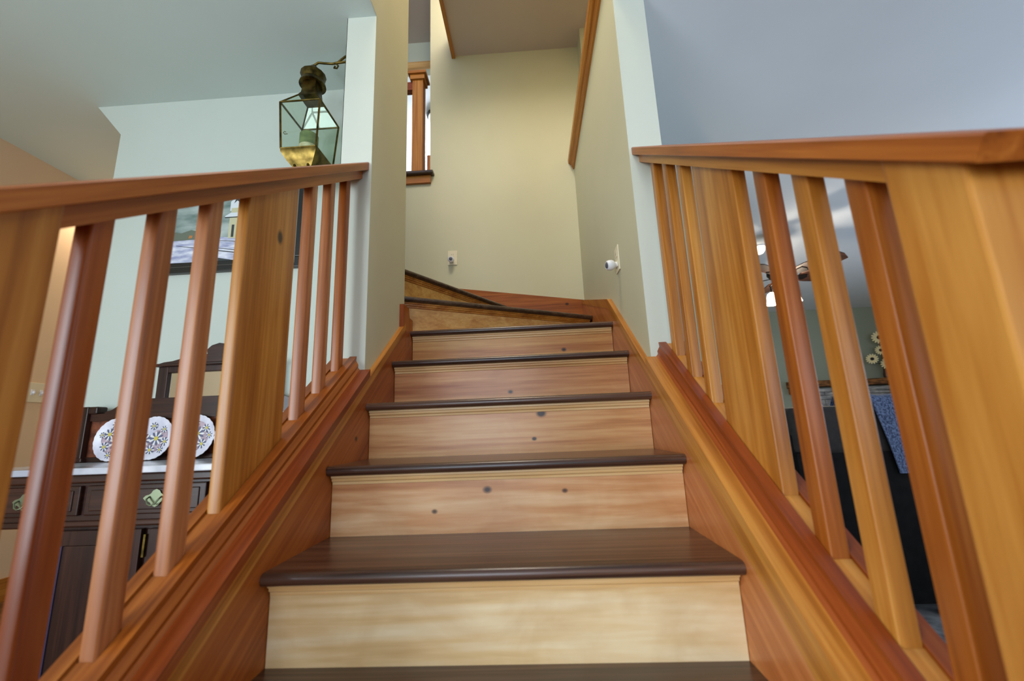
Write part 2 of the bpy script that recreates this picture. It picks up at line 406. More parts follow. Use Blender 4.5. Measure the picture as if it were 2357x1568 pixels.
RIS = [RIS[0], RIS[0], RIS[0], RIS[1], RIS[2], RIS[3], RIS[4], RIS[5], RIS[6], RIS[7]]
for k in range(0, 7):
    y, z = k*RUN, k*RISE
    b = MB()
    if k < 6: b.prism(nose_profile(y, z, RUN+.045), 'X', -HW, HW, m_tread)
    else:
        # winder landing 6: straight nose, angled back
        b.prism(nose_profile(y, z, .06), 'X', -HW, HW, m_tread)
        b.prism([(-.49, y+.02), (.49, y+.02), (.49, 2.26), (-.53, 1.69), (-.53, y+.02)], 'Z', z-.027, z-.0002, m_tread)
    b.build('tread', st, smooth=True)
    mr = wood('pine_riser_%d' % k, *RIS[k], axis='X', rough=0.38, dens=(.42 if k in (2, 3) else .8), rings=2.2 if k < 4 else 1.0,
              pts=[(x_, y+.04, z_-FL, r_) for x_, z_, r_ in KN.get(k, [])], seed=3.1*k+.6, blotch=.35 if k in (2, 3) else .2, coat=.35)
    b = MB(); b.box(-HW+.001, HW-.001, y+.04, y+.058, z-RISE, z-.027, mr); b.build('riser', st)
    b = MB(); b.prism(molding_profile(y+.04, z-.027), 'X', -HW+.004, HW-.004, wd('paleX', seed=k*.7)); b.build('cove_molding', st)
def winder(p0, p1, z, poly, k):
    """angled nosing from p0 to p1 (plan), tread polygon poly"""
    a, c = Vector((p0[0], p0[1], 0)), Vector((p1[0], p1[1], 0)); L_ = (c-a).length; d = (c-a)/L_
    n = Vector((-d.y, d.x, 0))
    if n.dot(Vector((-.2, 1, 0))) < 0: n = -n
    b = MB()
    pf = nose_profile(0, 0, .06)
    rings = [[tuple(a+d*t+n*q[0]+Vector((0, 0, z+q[1]))) for q in pf] for t in (0, L_)]
    b.loft(rings, m_nose_w); b.prism(poly, 'Z', z-.027, z-.0002, m_nose_w); b.build('tread', st, smooth=True)
    mr = wood('winder_riser_%d' % k, *RIS[k], axis='X', rough=.38, dens=.8, seed=k*2.2, knots=.6)
    b = MB(); rf = [(.04, -RISE-.0), (.058, -RISE), (.058, -.027), (.04, -.027)]
    b.loft([[tuple(a+d*t+n*q[0]+Vector((0, 0, z+q[1]))) for q in rf] for t in (0.0, L_)], mr); b.build('riser', st)
    mo = molding_profile(.04, -.027)
    b = MB(); b.loft([[tuple(a+d*t+n*q[0]+Vector((0, 0, z+q[1]))) for q in mo] for t in (0.004, L_-.004)], wd('goldX', seed=k*.7)); b.build('cove_molding', st)
winder((-.535, 1.598), (.4899, 2.173), 7*RISE, [(-.55, 1.63), (.488, 2.20), (.488, 2.609), (.02, 2.609), (-.57, 1.74)], 7)
winder((-.562, 1.709), (-.005, 2.598), 8*RISE, [(-.57, 1.75), (-.03, 2.609), (-.78, 2.609), (-.78, 1.56), (-.66, 1.60)], 8)
for j in range(4):   # the flight that climbs on to the left behind the wall
    x = -.72-j*RUN; z = (9+j)*RISE
    b = MB(); b.prism([(x-q[0], q[1]) for q in nose_profile(0, z, RUN+.045)], 'Y', YE, 2.608, m_nose_w); b.build('tread', st, smooth=True)
    b = MB(); b.box(x-.058, x-.04, YE, 2.608, z-RISE, z-.027, wd('goldY', seed=j)); b.build('riser', st)
# skirt boards: sloped, lighter band on top edge
for sx, nm in ((-1, 'left'), (1, 'right')):
    ye = 1.50 if sx < 0 else 1.66
    m_sk = wood('skirt_fir_'+nm, (128, 58, 14), (160, 82, 24), (186, 108, 42), axis='S', rough=.38, pts=[(-.49, .983, .641-FL, .006), (-.49, .799, .563-FL, .007), (-.49, .66, .55-FL, .004)], seed=4.4) if sx < 0 else \
        wood('skirt_fir_'+nm, (158, 84, 36), (184, 108, 54), (204, 132, 74), axis='S', rough=.3, seed=2.4)
    X0, X1 = sorted((sx*.4903, sx*.5097))
    b = MB()
    pts = [(-.12, FL), (-.12, hz(-.12, .04)), (ye, hz(ye, .04)), (ye, FL)]
    if sx < 0: pts = [(-.12, FL), (-.12, hz(-.12, .04)), (ye, hz(ye, .04)), (ye, 1.2), (1.617, 1.2), (1.617, FL)]
    if sx > 0: pts = [(-.12, FL), (-.12, hz(-.12, .04)), (1.66, hz(1.66, .04)), (2.608, 1.53), (2.608, FL)]
    b.prism(pts, 'X', X0, X1, m_sk); b.build('skirt_board', st)
    X0, X1 = sorted((sx*.488, sx*.5097))
    b = MB()
    pts = [(-.12, hz(-.12, .04)), (-.12, hz(-.12, .073)), (ye, hz(ye, .073)), (ye, hz(ye, .04))]
    if sx > 0: pts = [(-.12, hz(-.12, .025)), (-.12, hz(-.12, .073)), (1.66, hz(1.66, .073)), (2.608, 1.562), (2.608, 1.53), (1.66, hz(1.66, .025))]
    b.prism(pts, 'X', X0, X1, wd('goldS', seed=sx+2.0)); b.build('skirt_cap', st)
b = MB(); b.prism([(1.468, hz(1.468, .07)), (1.468, 1.243), (1.548, 1.243), (1.563, 1.20), (1.563, hz(1.563, .03)-.1), (1.50, hz(1.50, .04)-.1), (1.50, hz(1.5, .073))], 'X', -.5125, -.4893, wd('redZ')); b.build('skirt_end_block', st)
b = MB(); b.prism([(-.62, 1.30), (-.62, 1.73), (.5097, 1.562), (.5097, 1.30)], 'Y', 2.6085, 2.6297, wood('far_skirt', *ORNG, axis='X', pts=[(.378, 2.609, 1.537-FL, .008)], seed=1.1)); b.build('skirt_board', st)
# stringer panels to the floor below both railings, and their caps
for sx in (-1, 1):
    X0, X1 = sorted((sx*.5105, sx*.632))
    b = MB(); b.prism([(-.02, FL), (-.02, hz(-.02, .07)), (YC-.001, hz(YC, .07)), (YC-.001, FL)], 'X', X0, X1, m_end)
    o = b.build('wall_stringer_'+('left' if sx < 0 else 'right')); o['kind'] = 'structure'

# ------------------------------------------------------------------ railings
def sloped(prof, y0, y1, m, sx, plumb=True, perp=0):
    """profile list of (|X|, h) swept along the slope between y0 and y1"""
    b = MB()
    def ring(y, e):
        r = []
        for X, h in prof:
            dy = -(h-prof[0][1])*perp*e
            r.append((sx*X, y+dy, hz(y+dy, h)))
        return r
    b.loft([ring(y0, 1), ring(y1, 0)], m)
    return b
def railing(sx, label, mats):
    t = thing('stair_railing', (sx*.585, .055, FL), label, 'railing', 'wooden stair railings')
    H0, H1 = (.868, .904) if sx < 0 else (.862, .895)     # sub rail, cap underside
    # newel post
    b = MB(); b.box(min(sx*.54, sx*.632), max(sx*.54, sx*.632), .015, .105, FL, 1.2, mats['newel'], .004)
    for i, v in enumerate(b.v):
        if v[2] > 1.0: b.v[i] = (v[0], v[1], hz(v[1], H1-.001))
    b.build('newel_post', t)
    # cap rail
    ht = .036 if sx < 0 else .034
    prof = [(.520, H1+.002), (.522, H1), (.650, H1), (.652, H1+.002), (.652, H1+ht-.004), (.648, H1+ht), (.524, H1+ht), (.520, H1+ht-.004)]
    b = sloped(prof, -.012, 1.100 if sx > 0 else 1.083, mats['cap'], sx, perp=.45)
    b.build('handrail', t)
    # board under the cap
    prof = [(.545, H0), (.627, H0), (.627, H1), (.545, H1)]
    b = sloped(prof, .105, YC-.003, mats['sub'], sx); b.build('sub_rail', t)
    # stringer cap under the shoe
    prof = [(.4885, .0735), (.634, .0735), (.634, .100), (.4885, .100)]
    b = sloped(prof, -.02, YC-.003, mats['ledge'], sx); b.build('stringer_cap', t)
    prof = [(.528, .1003), (.534, .108), (.5335, .118), (.542, .134), (.5405, .150), (.5665, .150), (.5685, .148), (.5685, .138), (.601, .138), (.601, .150), (.629, .150), (.629, .1003)]
    b = sloped(prof, .106, YC-.003, mats['shoe'], sx); b.build('shoe_rail', t)
    bal = [(.275, .312, mats['b'][0]), (.386, .423, mats['b'][1]), (.500, .702, mats['b'][2]), (.770, .806, mats['b'][3]), (.885, .921, mats['b'][4]), (1.002, 1.038, mats['b'][5])]
    extra = (.166, .202, mats['b'][6]) 
    bal = [extra]+bal
    for i, (y0, y1, m) in enumerate(bal):
        wide = (y1-y0) > .1
        X0, X1 = (.5695, .6005)
        bv = .006 if sx < 0 else .003
        bm = bmesh.new(); bmesh.ops.create_cube(bm, size=1)
        for v in bm.verts:
            v.co = (sx*(X0+X1)/2+v.co.x*(X1-X0), (y0+y1)/2+v.co.y*(y1-y0), 0 if v.co.z < 0 else 2)
        ve = [e for e in bm.edges if abs(e.verts[0].co.z-e.verts[1].co.z) > 1]
        bmesh.ops.bevel(bm, geom=ve, offset=bv, segments=3, affect='EDGES', profile=.5)
        for v in bm.verts:
            v.co.z = hz(v.co.y, .139) if v.co.z < 1 else hz(v.co.y, H0-.0005)
        b = MB(); b.bm(bm, m); b.build('wide_baluster' if wide else 'baluster', t, smooth=True)
    # fillet strips between balusters
    ends = [.105]+[v for q in bal for v in q[:2]]+[YC-.003]
    for i in range(0, len(ends), 2):
        prof = [(.570, .1383), (.600, .1383), (.600, .1445), (.570, .1445)]
        b = sloped(prof, ends[i]+.0005, ends[i+1]-.0005, mats['fil'], sx); b.build('fillet', t)
    return t
LM = dict(newel=wd('goldZ', 1.3, dens=.8), cap=wd('orangeS', .7), sub=wd('orangeS', 2.2), ledge=wd('redS', 3.3), shoe=wd('orangeS', 5.1), fil=wd('orangeS', 6.0),
          b=[wd('pinkZ', 1.1), wd('pinkZ', 2.7), wood('wide_baluster_left', *GOLD, axis='Z', seed=8.3, pts=[(.0155, .572, 1.372, .009)]), wd('pinkZ', 7.7), wd('pinkZ', 9.1), wd('orangeZ', 3.1), wd('redZ', 6.6)])
RM = dict(newel=wd('goldZ', 5.3, dens=.5), cap=wd('orangeS', 3.7), sub=wd('goldS', 1.2), ledge=wd('goldS', 4.3), shoe=wd('redS', 1.1), fil=wd('goldS', 6.0),
          b=[wd('goldZ', 4.1), wd('orangeZ', 4.7), wd('goldZ', 2.3, rings=2.5, dens=.6), wd('goldZ', 6.7), wd('goldZ', 7.1), wd('goldZ', 3.9), wd('orangeZ', 5.6)])
railing(-1, 'left stair railing with orange fir balusters in front of the sideboard', LM)
railing(1, 'right stair railing with golden fir balusters in front of the black sofa', RM)

# ------------------------------------------------------------------ upper hall newel and rail
t = thing('newel_railing', (-.758, 2.675, Z2), 'knotty pine newel post and rail on the upper floor edge, left of far wall', 'railing')
b = MB(); b.box(-.804, -.760, 2.63, 2.72, Z2, 3.60, wd('goldZ', 2.0, knots=.9, kscale=6)); b.box(-.760, -.714, 2.63, 2.72, Z2, 3.60, wd('goldZ', 1.0, knots=1.3, kscale=5)); b.build('newel_post', t)
b = MB(); b.box(-.838, -.682, 2.60, 2.75, 3.645, 3.672, wd('goldX', .5), .003); b.box(-.822, -.698, 2.615, 2.735, 3.60, 3.645, wd('goldX', .9), .003); b.build('post_cap', t)
b = MB(); b.box(-3.0, -.805, 2.645, 2.705, 3.52, 3.60, wd('redX', .9), .004); b.build('handrail', t)
t = thing('ceiling_light', (-1.06, 4.82, 5.1), 'frosted glass ceiling light with dark ring, seen past the upper newel post', 'ceiling light')
b = MB(); b.lathe((-1.06, 4.82, 5.1), [(0, 0), (.165, 0), (.17, -.02), (.16, -.045), (0, -.045)], m_iron, 32); b.build('ring', t, True)
b = MB(); b.lathe((-1.06, 4.82, 5.055), [(.15, 0), (.148, -.03), (.13, -.07), (.09, -.105), (.03, -.125), (0, -.127)], plain('frosted_glass', (235, 235, 232), .3, emit=.6), 32); b.build('glass_bowl', t, True)
b = MB(); b.lathe((-1.06, 4.82, 4.93), [(0, 0), (.012, 0), (.014, -.012), (.005, -.022), (0, -.026)], m_iron, 12); b.build('finial', t, True)

# ------------------------------------------------------------------ outlets with plug-in night lights, switch plate
def outlet(loc, nx, label, two=True):
    """plate on a wall; nx = axis normal 'Y-' or 'X-'"""
    t = thing('wall_outlet', loc, label, 'outlet', 'stairwell outlets')
    x, y, z = loc
    def bx(u0, u1, w0, w1, d0, d1, m, bv):
        b = MB()
        if nx == 'Y-': b.box(x+u0, x+u1, y-d1, y-d0, z+w0, z+w1, m, bv)
        else: b.box(x-d1, x-d0, y+u0, y+u1, z+w0, z+w1, m, bv)
        return b
    bx(-.036, .036, -.059, .059, .0005, .006, m_ivory, .0015).build('plate', t)
    for s in (.024, -.024):
        b = bx(-.017, .017, s-.014, s+.014, .006, .008, m_ivory, .0009)
        for u in (-.006, .006):
            q = bx(u-.001, u+.001, s-.003, s+.006, .008, .0083, m_iron, 0); b.add(q.v, q.f, m_iron)
        b.build('socket', t)
    return t
outlet((-.474, YF-.0003, 1.958), 'Y-', 'ivory outlet plate on the far stairwell wall')
outlet((WX0-.0003, 1.437, 1.392), 'X-', 'ivory outlet plate on the right stairwell wall')
def freshener(loc, d, label):
    t = thing('plug_in_night_light', loc, label, 'night light', 'round plug-in night lights')
    d = Vector(d).normalized(); q = d.to_track_quat('Z', 'Y').to_matrix()
    b = MB(); b.lathe(loc, [(0, .0), (.013, .0), (.013, .012), (.019, .016), (.023, .024), (.024, .036), (.021, .046), (.017, .050), (.0155, .049)], m_white, 24, xf=q); b.build('body', t, True)
    q2 = (d+Vector((0, 0, -.25))).normalized().to_track_quat('Z', 'Y').to_matrix()
    b = MB(); b.lathe(loc, [(0, .046), (.0155, .046), (.013, .051), (.006, .054), (0, .055)], m_lens, 20, xf=q); b.build('lens', t, True)
freshener((-.478, YF-.0088, 1.934), (0.0, -1, -.12), 'round white plug-in night light in the far wall outlet')
freshener((WX0-.0088, 1.437, 1.368), (-1, -.25, -.15), 'round white plug-in night light in the right wall outlet')
t = thing('light_switch', (-2.95, 2.047, .98), 'double toggle switch plate on the peach hall wall', 'light switch')
b = MB(); b.box(-2.9495, -2.943, 1.99, 2.106, .921, 1.039, m_ivory, .002); b.build('plate', t)
for yy in (2.025, 2.071):
    b = MB(); b.box(-2.943, -2.940, yy-.009, yy+.009, .963, .997, m_white, .0008); b.box(-2.940, -2.926, yy-.004, yy+.004, .972, .986, m_white, .001); b.build('toggle', t)

# ------------------------------------------------------------------ lantern on the left column
t = thing('wall_lantern', (-WX1-.002, 1.25, 2.36), 'antique brass coach lantern with clear glass on a scrolled arm, beside the left column', 'lantern')
LX, LY = -.872, 1.25
def sq(h, z): return [(LX-h, LY-h, z), (LX+h, LY-h, z), (LX+h, LY+h, z), (LX-h, LY+h, z)]
zt, zb = 2.106, 1.882; ht_, hb = .090, .078
b = MB()
for (h0, z0, h1, z1) in ((ht_, zt, hb, zb),):
    A, B_ = sq(h0, z0), sq(h1, z1)
    for i in range(4):
        b.tube([A[i], B_[i]], .0045, m_brass, 6); b.tube([A[i], A[(i+1) % 4]], .0045, m_brass, 6); b.tube([B_[i], B_[(i+1) % 4]], .0045, m_brass, 6)
T = sq(.04, 2.185)
for i in range(4): b.tube([A[i], T[i]], .0035, m_brass, 6)
hk = [(LX-.09, LY-.02, 2.0), (LX-.105, LY-.02, 2.0), (LX-.11, LY-.02, 2.008), (LX-.105, LY-.02, 2.014), (LX-.099, LY-.02, 2.01)]
b.tube(hk, .0018, m_brass, 6)
b.build('frame', t, True)
for i in range(4):
    j = (i+1) % 4
    b = MB()
    c0 = Vector((LX, LY, (zt+zb)/2)); q = [Vector(A[i]), Vector(A[j]), Vector(B_[j]), Vector(B_[i])]
    n = ((q[0]+q[1]+q[2]+q[3])/4-c0); n.z = 0; n.normalize()
    b.add([v-n*.001 for v in q]+[v+n*.001 for v in q], [(0, 1, 2, 3), (7, 6, 5, 4), (0, 4, 5, 1), (1, 5, 6, 2), (2, 6, 7, 3), (3, 7, 4, 0)], m_glass); b.build('glass_pane', t)
    b = MB(); q = [Vector(A[i]), Vector(A[j]), Vector(T[j]), Vector(T[i])]
    b.add([v-Vector((0, 0, .001)) for v in q]+[v+Vector((0, 0, .001)) for v in q], [(0, 1, 2, 3), (7, 6, 5, 4), (0, 4, 5, 1), (1, 5, 6, 2), (2, 6, 7, 3), (3, 7, 4, 0)], m_glass); b.build('roof_pane', t)
b = MB()
b.loft([sq(.042, 2.183), sq(.040, 2.192), sq(.034, 2.205), sq(.031, 2.235), sq(.031, 2.285)], m_brass)
b.lathe((LX, LY, 0), [(0, 2.276), (.054, 2.262), (.059, 2.264), (.056, 2.276), (.050, 2.288), (.0, 2.294)], m_dbrass, 28)
b.lathe((LX, LY, 0), [(.047, 2.288), (.050, 2.300), (.057, 2.318), (.056, 2.324), (.034, 2.346), (.020, 2.350), (.017, 2.366), (.009, 2.376), (0, 2.378)], m_dbrass, 14)
b.build('chimney', t, True)
b = MB(); b.loft([sq(.080, 1.885), sq(.079, 1.868), sq(.060, 1.835), sq(.040, 1.81), sq(.038, 1.795)], m_brass)
for dx in (-.03, .03): b.lathe((LX+dx, LY-.045, 1.818), [(0, -.006), (.006, -.004), (.006, .004), (0, .006)], m_brass, 10)
b.build('base', t, True)
arm = [(LX, LY, 2.378), (LX+.02, LY, 2.392), (LX+.05, LY, 2.386), (LX+.09, LY, 2.380), (LX+.115, LY, 2.384), (LX+.13, LY, 2.398), (LX+.15, LY, 2.415), (LX+.175, LY, 2.421), (LX+.2, LY, 2.421), (-WX1-.006, LY, 2.421)]
b = MB(); b.tube(arm, .0055, m_brass, 8)
b.tube([(LX+.105, LY, 2.381), (LX+.118, LY, 2.366), (LX+.112, LY, 2.352), (LX+.098, LY, 2.356), (LX+.103, LY, 2.366)], .004, m_brass, 8)
b.tube([(LX+.10, LY, 2.381), (LX+.15, LY, 2.385), (LX+.19, LY, 2.37), (LX+.215, LY, 2.33), (-WX1-.008, LY, 2.28)], .0055, m_brass, 8)
b.tube([(LX+.18, LY, 2.42), (LX+.165, LY, 2.405), (LX+.172, LY, 2.392), (LX+.186, LY, 2.397), (LX+.19, LY, 2.40)], .004, m_brass, 8)
b.tube([(LX+.21, LY, 2.34), (LX+.197, LY, 2.325), (LX+.20, LY, 2.31), (LX+.212, LY, 2.313), (LX+.21, LY, 2.322)], .004, m_brass, 8)
b.box(-WX1-.010, -WX1-.0025, LY-.03, LY+.03, 2.24, 2.43, m_brass, .003)
b.build('bracket_arm', t, True)
t = thing('candle', (LX, LY, 1.886), 'green and cream pillar candle inside the brass lantern', 'candle')
b = MB(); b.lathe((LX, LY, 1.8865), [(0, 0), (.040, 0), (.0405, .05), (.0395, .052)], noisy('cream_wax', (206, 190, 140), (240, 232, 196), 30, .5), 28); b.lathe((LX, LY, 1.9385), [(.0395, 0), (.0395, .058), (.036, .062), (.02, .056), (0, .054)], noisy('green_wax', (96, 112, 60), (132, 146, 84), 30, .5), 28)
b.build('wax', t, True)
b = MB(); b.tube([(LX, LY, 1.99), (LX+.001, LY, 2.004)], .0012, m_iron, 6); b.build('wick', t)

# ------------------------------------------------------------------ framed winter picture
t = thing('framed_picture', (-1.33, 1.459, 1.70), 'black framed winter picture of a snowy street with a white house, above the sideboard', 'picture')
px0, px1, pz0, pz1 = -1.70, -.985, 1.445, 1.965; fwid = .052
m_frame = plain('black_frame', (22, 24, 24), .3)
b = MB()
for (a, c, d, e) in ((px0, px1, pz0, pz0+fwid), (px0, px1, pz1-fwid, pz1), (px0, px0+fwid, pz0+fwid, pz1-fwid), (px1-fwid, px1, pz0+fwid, pz1-fwid)):
    b.box(a, c, 1.432, 1.459, d, e, m_frame, .004)
b.build('frame', t)
b = MB(); b.box(px1-fwid*.55, px1-fwid*.45, 1.4305, 1.433, pz0+.02, pz1-.02, plain('frame_bead', (120, 124, 122), .3)); b.box(px0+.02, px1-.02, 1.4305, 1.433, pz0+fwid*.5, pz0+fwid*.56, plain('frame_bead2', (70, 68, 62), .3)); b.build('frame_bead', t)
ax0, ax1, az0, az1 = px0+fwid, px1-fwid, pz0+fwid, pz1-fwid
b = MB(); yp = 1.446
m_sky = noisy('winter_sky', (96, 120, 112), (178, 190, 184), 5, .6, stretch=(1, 1, 3)); m_snow = noisy('snow_drift', (150, 156, 190), (226, 230, 240), 14, .6, stretch=(1, 1, 4), detail=6)
m_tree = plain('far_trees', (104, 112, 96), .7); m_hw = plain('house_cream', (196, 194, 158), .7); m_hr = plain('house_snow_roof', (216, 224, 228), .7); m_hd = plain('house_dark', (54, 60, 60), .7); m_orange = plain('orange_bush', (188, 120, 60), .7)
b.box(ax0, ax1, yp, 1.455, az0, az1, m_sky)
def card(pts, m, lay):
    b.prism(pts, 'Y', yp-.0003*lay-.0004, yp-.0003*lay, m)
H = az0+.13
card([(ax0, az0), (ax0, H-.01), (-1.52, H+.01), (-1.3, H-.01), (ax1, H-.03), (ax1, az0)], m_snow, 1)
card([(ax0, H-.01), (ax0, H+.04), (-1.6, H+.03), (-1.55, H+.045), (-1.5, H+.03), (-1.40, H+.035), (-1.40, H-.005)], m_tree, 2)
for q in (-1.56, -1.50): card([(q, H), (q+.018, H+.002), (q+.02, H+.014), (q+.004, H+.016)], m_orange, 3)
card([(-1.36, H-.01), (-1.36, H+.10), (-1.04, H+.10), (-1.04, H-.02)], m_hw, 3)
card([(-1.385, H+.10), (-1.385, H+.108), (-1.31, H+.155), (-1.04, H+.155), (-1.04, H+.10)], m_hr, 4)
card([(-1.362, H+.135), (-1.362, H+.185), (-1.33, H+.215), (-1.295, H+.185), (-1.295, H+.135)], m_hr, 4)
card([(-1.355, H+.125), (-1.355, H+.15), (-1.302, H+.15), (-1.302, H+.125)], m_hw, 5)
card([(-1.33, H+.19), (-1.345, H+.175), (-1.33, H+.215), (-1.312, H+.178)], m_hd, 6)
for q in (-1.345, -1.315, -1.27, -1.22, -1.16): card([(q, H-.005), (q, H+.06), (q+.012, H+.06), (q+.012, H-.005)], m_hd if q < -1.3 else m_hw, 6)
card([(-1.385, H+.098), (-1.385, H+.103), (-1.04, H+.103), (-1.04, H+.098)], m_hd, 6)
for a_, c_ in (((ax0+.03, H-.035), (-1.25, H-.095)), ((-1.40, H-.02), (-1.1, H-.045)), ((-1.42, H-.055), (-1.15, H-.10))):
    card([a_, (c_[0], c_[1]), (c_[0], c_[1]-.006), (a_[0], a_[1]-.002)], m_hd, 6)
card([(-1.40, az0), (-1.40, az0+.02), (-1.30, az0-.0), (-1.3, az0)], m_hd, 6)
b.build('painting', t)

# ------------------------------------------------------------------ sideboard
t = thing('sideboard', (-1.30, 1.2, FL), 'dark antique sideboard with marble top, tiled back and small mirror, behind the left railing', 'sideboard')
SX0, SX1, SY0, SY1 = -1.93, -.68, .985, 1.44
b = MB(); b.box(SX0, SX1, SY0, SY1, .558, .580, m_marble, .004); o = b.build('marble_top', t); o['label'] = 'white marble slab'
b = MB(); b.box(SX0+.02, SX1-.02, SY0+.025, SY1-.01, .40, .557, m_wal, .004)
b.box(SX0+.005, SX1-.005, SY0+.008, SY1-.005, .53, .5575, m_wal, .006); b.box(SX0+.01, SX1-.01, SY0+.012, SY1-.005, .392, .412, m_wal, .006); b.build('drawer_case', t)
for i, (a, c) in enumerate(((SX0+.05, -1.42), (-1.40, -.99), (-.97, SX1-.05))):
    b = MB(); b.box(a, c, SY0+.012, SY0+.03, .428, .522, m_wal, .004); b.box(a+.02, c-.02, SY0+.008, SY0+.014, .442, .508, m_wal, .003); dr = b.build('drawer', t)
    for q in ([.28] if i == 0 else [.6] if i == 1 else [.5]):
        cx = -1.599 if i == 0 else (-1.15 if i == 1 else -.83)
        b = MB()
        yy = SY0+.005
        n = 20
        def plate_r(th): return .030+.007*math.cos(4*th)
        vs = [(cx+1.15*plate_r(2*PI*k/n)*math.cos(2*PI*k/n), yy+.002, .478+.75*plate_r(2*PI*k/n)*math.sin(2*PI*k/n)) for k in range(n)]
        vs2 = [(v[0], yy-.001, v[2]) for v in vs]
        b.loft([vs, vs2], m_pew)
        b.tube([(cx-.02, yy-.002, .482), (cx-.021, yy-.012, .476), (cx-.012, yy-.017, .462), (cx, yy-.018, .457), (cx+.012, yy-.017, .462), (cx+.021, yy-.012, .476), (cx+.02, yy-.002, .482)], .0028, m_pew, 8)
        b.lathe((cx+.045, yy, .487), [(0, -.007), (.006, -.005), (.006, .005), (0, .007)], m_pew, 10)
        b.build('pull', dr, True)
b = MB(); b.box(-1.53, -.86, 1.03, SY1-.01, FL+.06, .392, m_walz, .004); b.box(-1.56, -.83, 1.0, SY1-.005, FL+.0, FL+.06, m_wal, .008); b.build('cabinet_body', t)
for a, c in ((-1.51, -1.205), (-1.185, -.88)):
    b = MB(); b.box(a, c, 1.012, 1.03, FL+.075, .38, m_walz, .003)
    mi = m_walz
    b.box(a+.045, c-.045, 1.006, 1.013, FL+.12, .335, plain('dark_blue_panel', (30, 32, 52), .25) if a > -1.3 else m_walz, .004)
    b.box(a+.045, a+.052, 1.003, 1.013, FL+.12, .335, plain('painted_blue_reflection', (44, 48, 76), .25)); d_ = b.build('door', t)  # thin strip paints a blue streak of reflection onto the panel
    if a > -1.3:
        b = MB(); b.box(a-.004, a+.004, 1.004, 1.012, .295, .365, m_brass, .001); b.build('escutcheon', d_)
for xx in (SX0+.045, SX1-.045):
    for yy in (SY0+.05, SY1-.05):
        b = MB(); b.lathe((xx, yy, FL), [(0, 0), (.018, 0), (.022, .03), (.014, .06), (.022, .2), (.026, .4), (.018, .44), (.03, .47), (.03, .583)], m_walz, 16); b.build('leg', t, True)
# tiled back
BY0, BY1 = 1.39, 1.43
b = MB(); b.box(-1.865, -.735, BY0+.012, BY1, .5805, .785, m_burl)
b.box(-1.865, -.735, BY0, BY1, .5805, .602, m_wal, .003)
pts = [(-1.865, .755), (-1.865, .785), (-1.795, .787), (-1.79, .795), (-1.765, .800), (-1.73, .822), (-1.70, .832), (-1.60, .845), (-1.02, .845), (-.99, .832), (-.96, .822), (-.93, .80), (-.80, .787), (-.735, .785), (-.735, .755)]
b.prism(pts, 'Y', BY0+.002, BY1, m_wal)
for xx in (-1.645, -1.445, -1.245, -1.045, -.845): b.box(xx-.008, xx+.008, BY0+.004, BY1, .60, .76, m_wal, .002)
b.build('back_panel', t)
for xx in (-1.880, -.74):
    b = MB(); b.box(xx-.022, xx+.022, BY0-.012, BY1, .5805, .818, m_walz, .004); b.box(xx+.0 if xx < -1.3 else xx-.06, xx+.06 if xx < -1.3 else xx, BY0-.008, BY1, .785, .818, m_walz, .006); b.box(xx-.035, xx+.035, BY0-.02, BY1, .5805, .60, m_walz, .005)
    b.build('back_post', t)
b = MB(); mx0, mx1 = -1.575, -1.045
for (a, c, d, e) in ((mx0, mx0+.045, .80, .985), (mx1-.045, mx1, .80, .985), (mx0+.045, mx1-.045, .775, .80), (mx0+.045, mx1-.045, .955, .985)): b.box(a, c, BY0+.004, BY1-.004, d, e, m_walz, .003)
b.box(mx0-.012, mx1+.012, BY0-.012, BY1, .982, .996, m_wal, .004)
pts = [(mx0-.01, .996), (mx0+.02, 1.004), (mx0+.06, 1.008), (mx0+.11, 1.02), (-1.42, 1.034), (-1.385, 1.03), (-1.375, 1.02), (-1.37, 1.03), (-1.355, 1.035), (-1.362, 1.052), (-1.34, 1.072), (-1.305, 1.082), (-1.27, 1.076), (-1.235, 1.055), (-1.24, 1.035), (-1.225, 1.02), (-1.2, 1.034), (mx1-.11, 1.02), (mx1-.06, 1.008), (mx1-.02, 1.004), (mx1+.01, .996)]
b.prism(pts, 'Y', BY0+.004, BY1-.006, m_wal); b.build('mirror_frame', t)
b = MB(); b.box(mx0+.045, mx1-.045, BY0+.016, BY0+.022, .80, .955, m_mirror); o = b.build('mirror', t)
